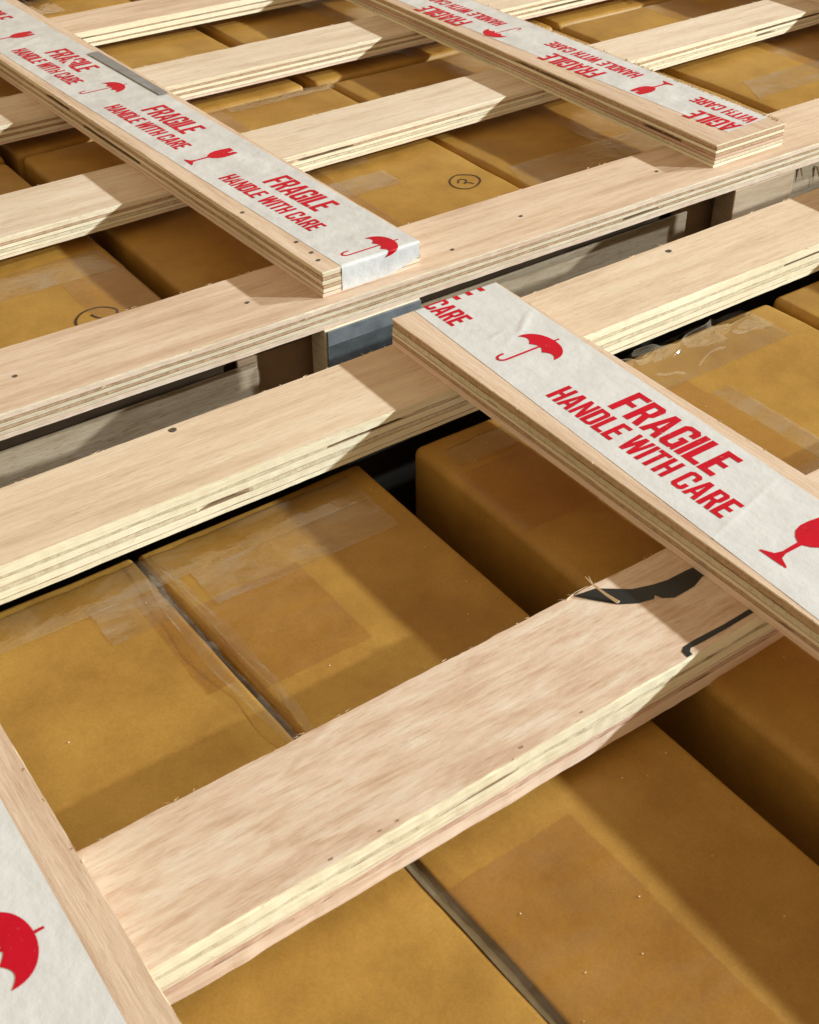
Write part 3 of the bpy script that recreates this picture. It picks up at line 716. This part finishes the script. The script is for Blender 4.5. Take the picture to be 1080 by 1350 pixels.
def pen(e, pts, z, w=.00085, closed=False, name='pen_mark', label=None):
    pts = [Vector(p) for p in pts]
    # Catmull-Rom smoothing
    P = pts; out = []; n = len(P)
    rng = range(n) if closed else range(n-1)
    for i in rng:
        p0 = P[(i-1) % n] if closed or i > 0 else P[i]; p1 = P[i]; p2 = P[(i+1) % n]; p3 = P[(i+2) % n] if closed or i+2 < n else p2
        for k in range(8):
            t = k/8
            out.append(.5*((2*p1)+(p2-p0)*t+(2*p0-5*p1+4*p2-p3)*t*t+(3*p1-p0-3*p2+p3)*t**3))
    out.append(P[0].copy() if closed else P[-1].copy())
    vs, fs = [], []; L = Vector(e.location)
    for i, p in enumerate(out):
        q = out[min(i+1, len(out)-1)]-out[max(i-1, 0)]
        nn = Vector((-q.y, q.x)).normalized()*w*(1+.25*nz(i*.4, w*900))
        zz = drop(e, p.x, p.y, z-.002)+.0003
        vs += [Vector((p.x+nn.x, p.y+nn.y, zz))-L, Vector((p.x-nn.x, p.y-nn.y, zz))-L]
    for i in range(len(out)-1): fs.append((2*i, 2*i+1, 2*i+3, 2*i+2))
    return link(name, mesh(vs, upward(vs, fs)), PEN, e)
RING2 = [(0.5932, 0.7803), (0.6031, 0.7863), (0.6106, 0.7837), (0.6170, 0.7767), (0.6145, 0.7668), (0.6034, 0.76), (0.5937, 0.7615), (0.5894, 0.7701)]
NUM2 = [(0.5967, 0.7731), (0.6000, 0.7772), (0.6028, 0.778), (0.6055, 0.7752), (0.6040, .7720), (0.6003, 0.7696), (0.6041, 0.7696), (0.6065, 0.7651)]
RING1 = [(.2490, .7330), (0.2477, 0.7386), (0.2498, 0.745), (0.2551, 0.7508), (0.2621, 0.7539), (0.2703, 0.7536), (0.2767, 0.749), (0.2791, 0.7434), (0.2771, 0.7382), (.2735, .7315), (.264, .726), (.254, .728)]
NUM1 = [(0.2614, 0.7463), (0.2632, 0.7408), (0.2661, 0.7365)]
pen(bx['b'], RING2, ZB1+.0025, .0007, True); pen(bx['b'], NUM2, ZB1+.0025, .0006)
pen(bx['a'], RING1, ZB1+.0022, .0008, True); pen(bx['a'], NUM1, ZB1+.0022, .0009)

# ================================================================= CLEAR FILM
def film(label, grid, n=70, m=36, loc=(0, 0, 0), mat=None):
    o = empty('x'); bpy.data.objects.remove(o)
    vs, fs = [], []; L = Vector(loc)
    for i in range(n+1):
        for j in range(m+1): vs.append(Vector(grid(i/n, j/m))-L)
    for i in range(n):
        for j in range(m):
            a = i*(m+1)+j; fs.append((a, a+1, a+m+2, a+m+1))
    o = link('stretch_film', mesh(vs, upward(vs, fs)), mat or FILM, None, True); o.location = loc
    return tag(o, label, 'plastic film')
def g_seam(s, t):       # film bridging the join between the two left cartons, sunk into the gap
    y = lerp(.330, .484, s); c = .1755+.030*(.41-y)+.0010*nz(s*4, 3.3); w = lerp(.0050, .0110, math.sin(math.pi*min(1, s*1.05))**.6)
    x = c + (t-.5)*2*w
    z = ZB2 + .0018 + .0016*abs(math.sin((t-.5)*7+1.5*nz(s*5, 1.1))) - .0055*math.exp(-((t-.62)/.13)**2) + .0003*nz(s*14, t*3, 2)
    return (x, y, z)
film('clear film puckered into the gap between the two left cartons of the nearer crate', g_seam, 110, 26, (.1755, .41, ZB2))
def g_seam2(s, t):
    y = lerp(.062, .262, s); c = .1749+.030*(.41-y)+.0006*nz(s*4, 8.3); w = .0028+.0006*nz(s*6, 4.4)
    return (c+(t-.5)*2*w, y, ZB2-.0002-.0012*math.sin(math.pi*t)+.0003*nz(s*22, t*4, 6))
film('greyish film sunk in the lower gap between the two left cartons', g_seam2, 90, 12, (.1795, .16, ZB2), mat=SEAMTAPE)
def g_back(x0, x1, y0, y1, z, drop, amp, seed):
    def g(s, t):
        x = lerp(x0, x1, s); y = lerp(y0, y1, t)
        zz = z + .0016 - drop*max(0, t-.45)**1.3 + amp*(nz(x*70, t*2.3+x*30, seed)+.6*nz(x*150-t*9, t*7, seed+3)) * (.25+t)
        return (x, y, zz)
    return g
def g_crinkle(s, t):
    x = lerp(.438, .612, s); y = lerp(.436, .4810, t)
    k = .9*(.5+nz(x*26+t*1.1, t*1.2, 3.1))+1.0*max(0, .16-abs(nz(x*30-t*1.9, t*1.7+x*9, 8.2)))*4+.10*nz(x*90, t*4, 5)
    return (x, y, drop(B, x, min(y, .4700), ZB3)+.0006+.0042*k*(.15+t)*(.35+.65*math.sin(math.pi*min(1, s*1.02+.0))**.5) - .010*max(0, t-.72))
film('smooth clear film sagging behind the left cartons under the yellow-edged slat', g_back(-.03, .30, .462, .512, ZB2, .05, .0008, 4.), 140, 24, (.13, .48, ZB2))
film('shiny crinkled clear film at the rear edge of the large-lettered board\'s carton', g_crinkle, 170, 70, (.52, .48, ZB2), mat=FILMC)
film('clear film over the rear corner of the carton left of the large-lettered crossboard', g_back(.350, .436, .445, .481, ZB3, .03, .0010, 9.1), 80, 24, (.4, .48, ZB2))
film('whitish film fold on the front-row carton beyond the circled 2', g_back(.520, .632, 1.015, 1.040, ZB1+.001, .03, .0025, 12.), 60, 20, (.57, 1.03, ZB1))
film('rumpled clear film along the right arris of the left crossboard by the circled 2', g_back(.462, .560, .845, .905, ZB1+.002, .0, .0020, 15.), 80, 40, (.5, .87, ZB1))
film('rumpled clear film on the second-row carton beside the left crossboard', g_back(.450, .540, 1.055, 1.130, ZB1+.002, .0, .0020, 18.), 70, 40, (.5, 1.09, ZB1))
film('rumpled clear film on the rear carton at the top left', g_back(.450, .52, 1.39, 1.50, ZB1+.002, .0, .0022, 21.), 60, 40, (.48, 1.44, ZB1))
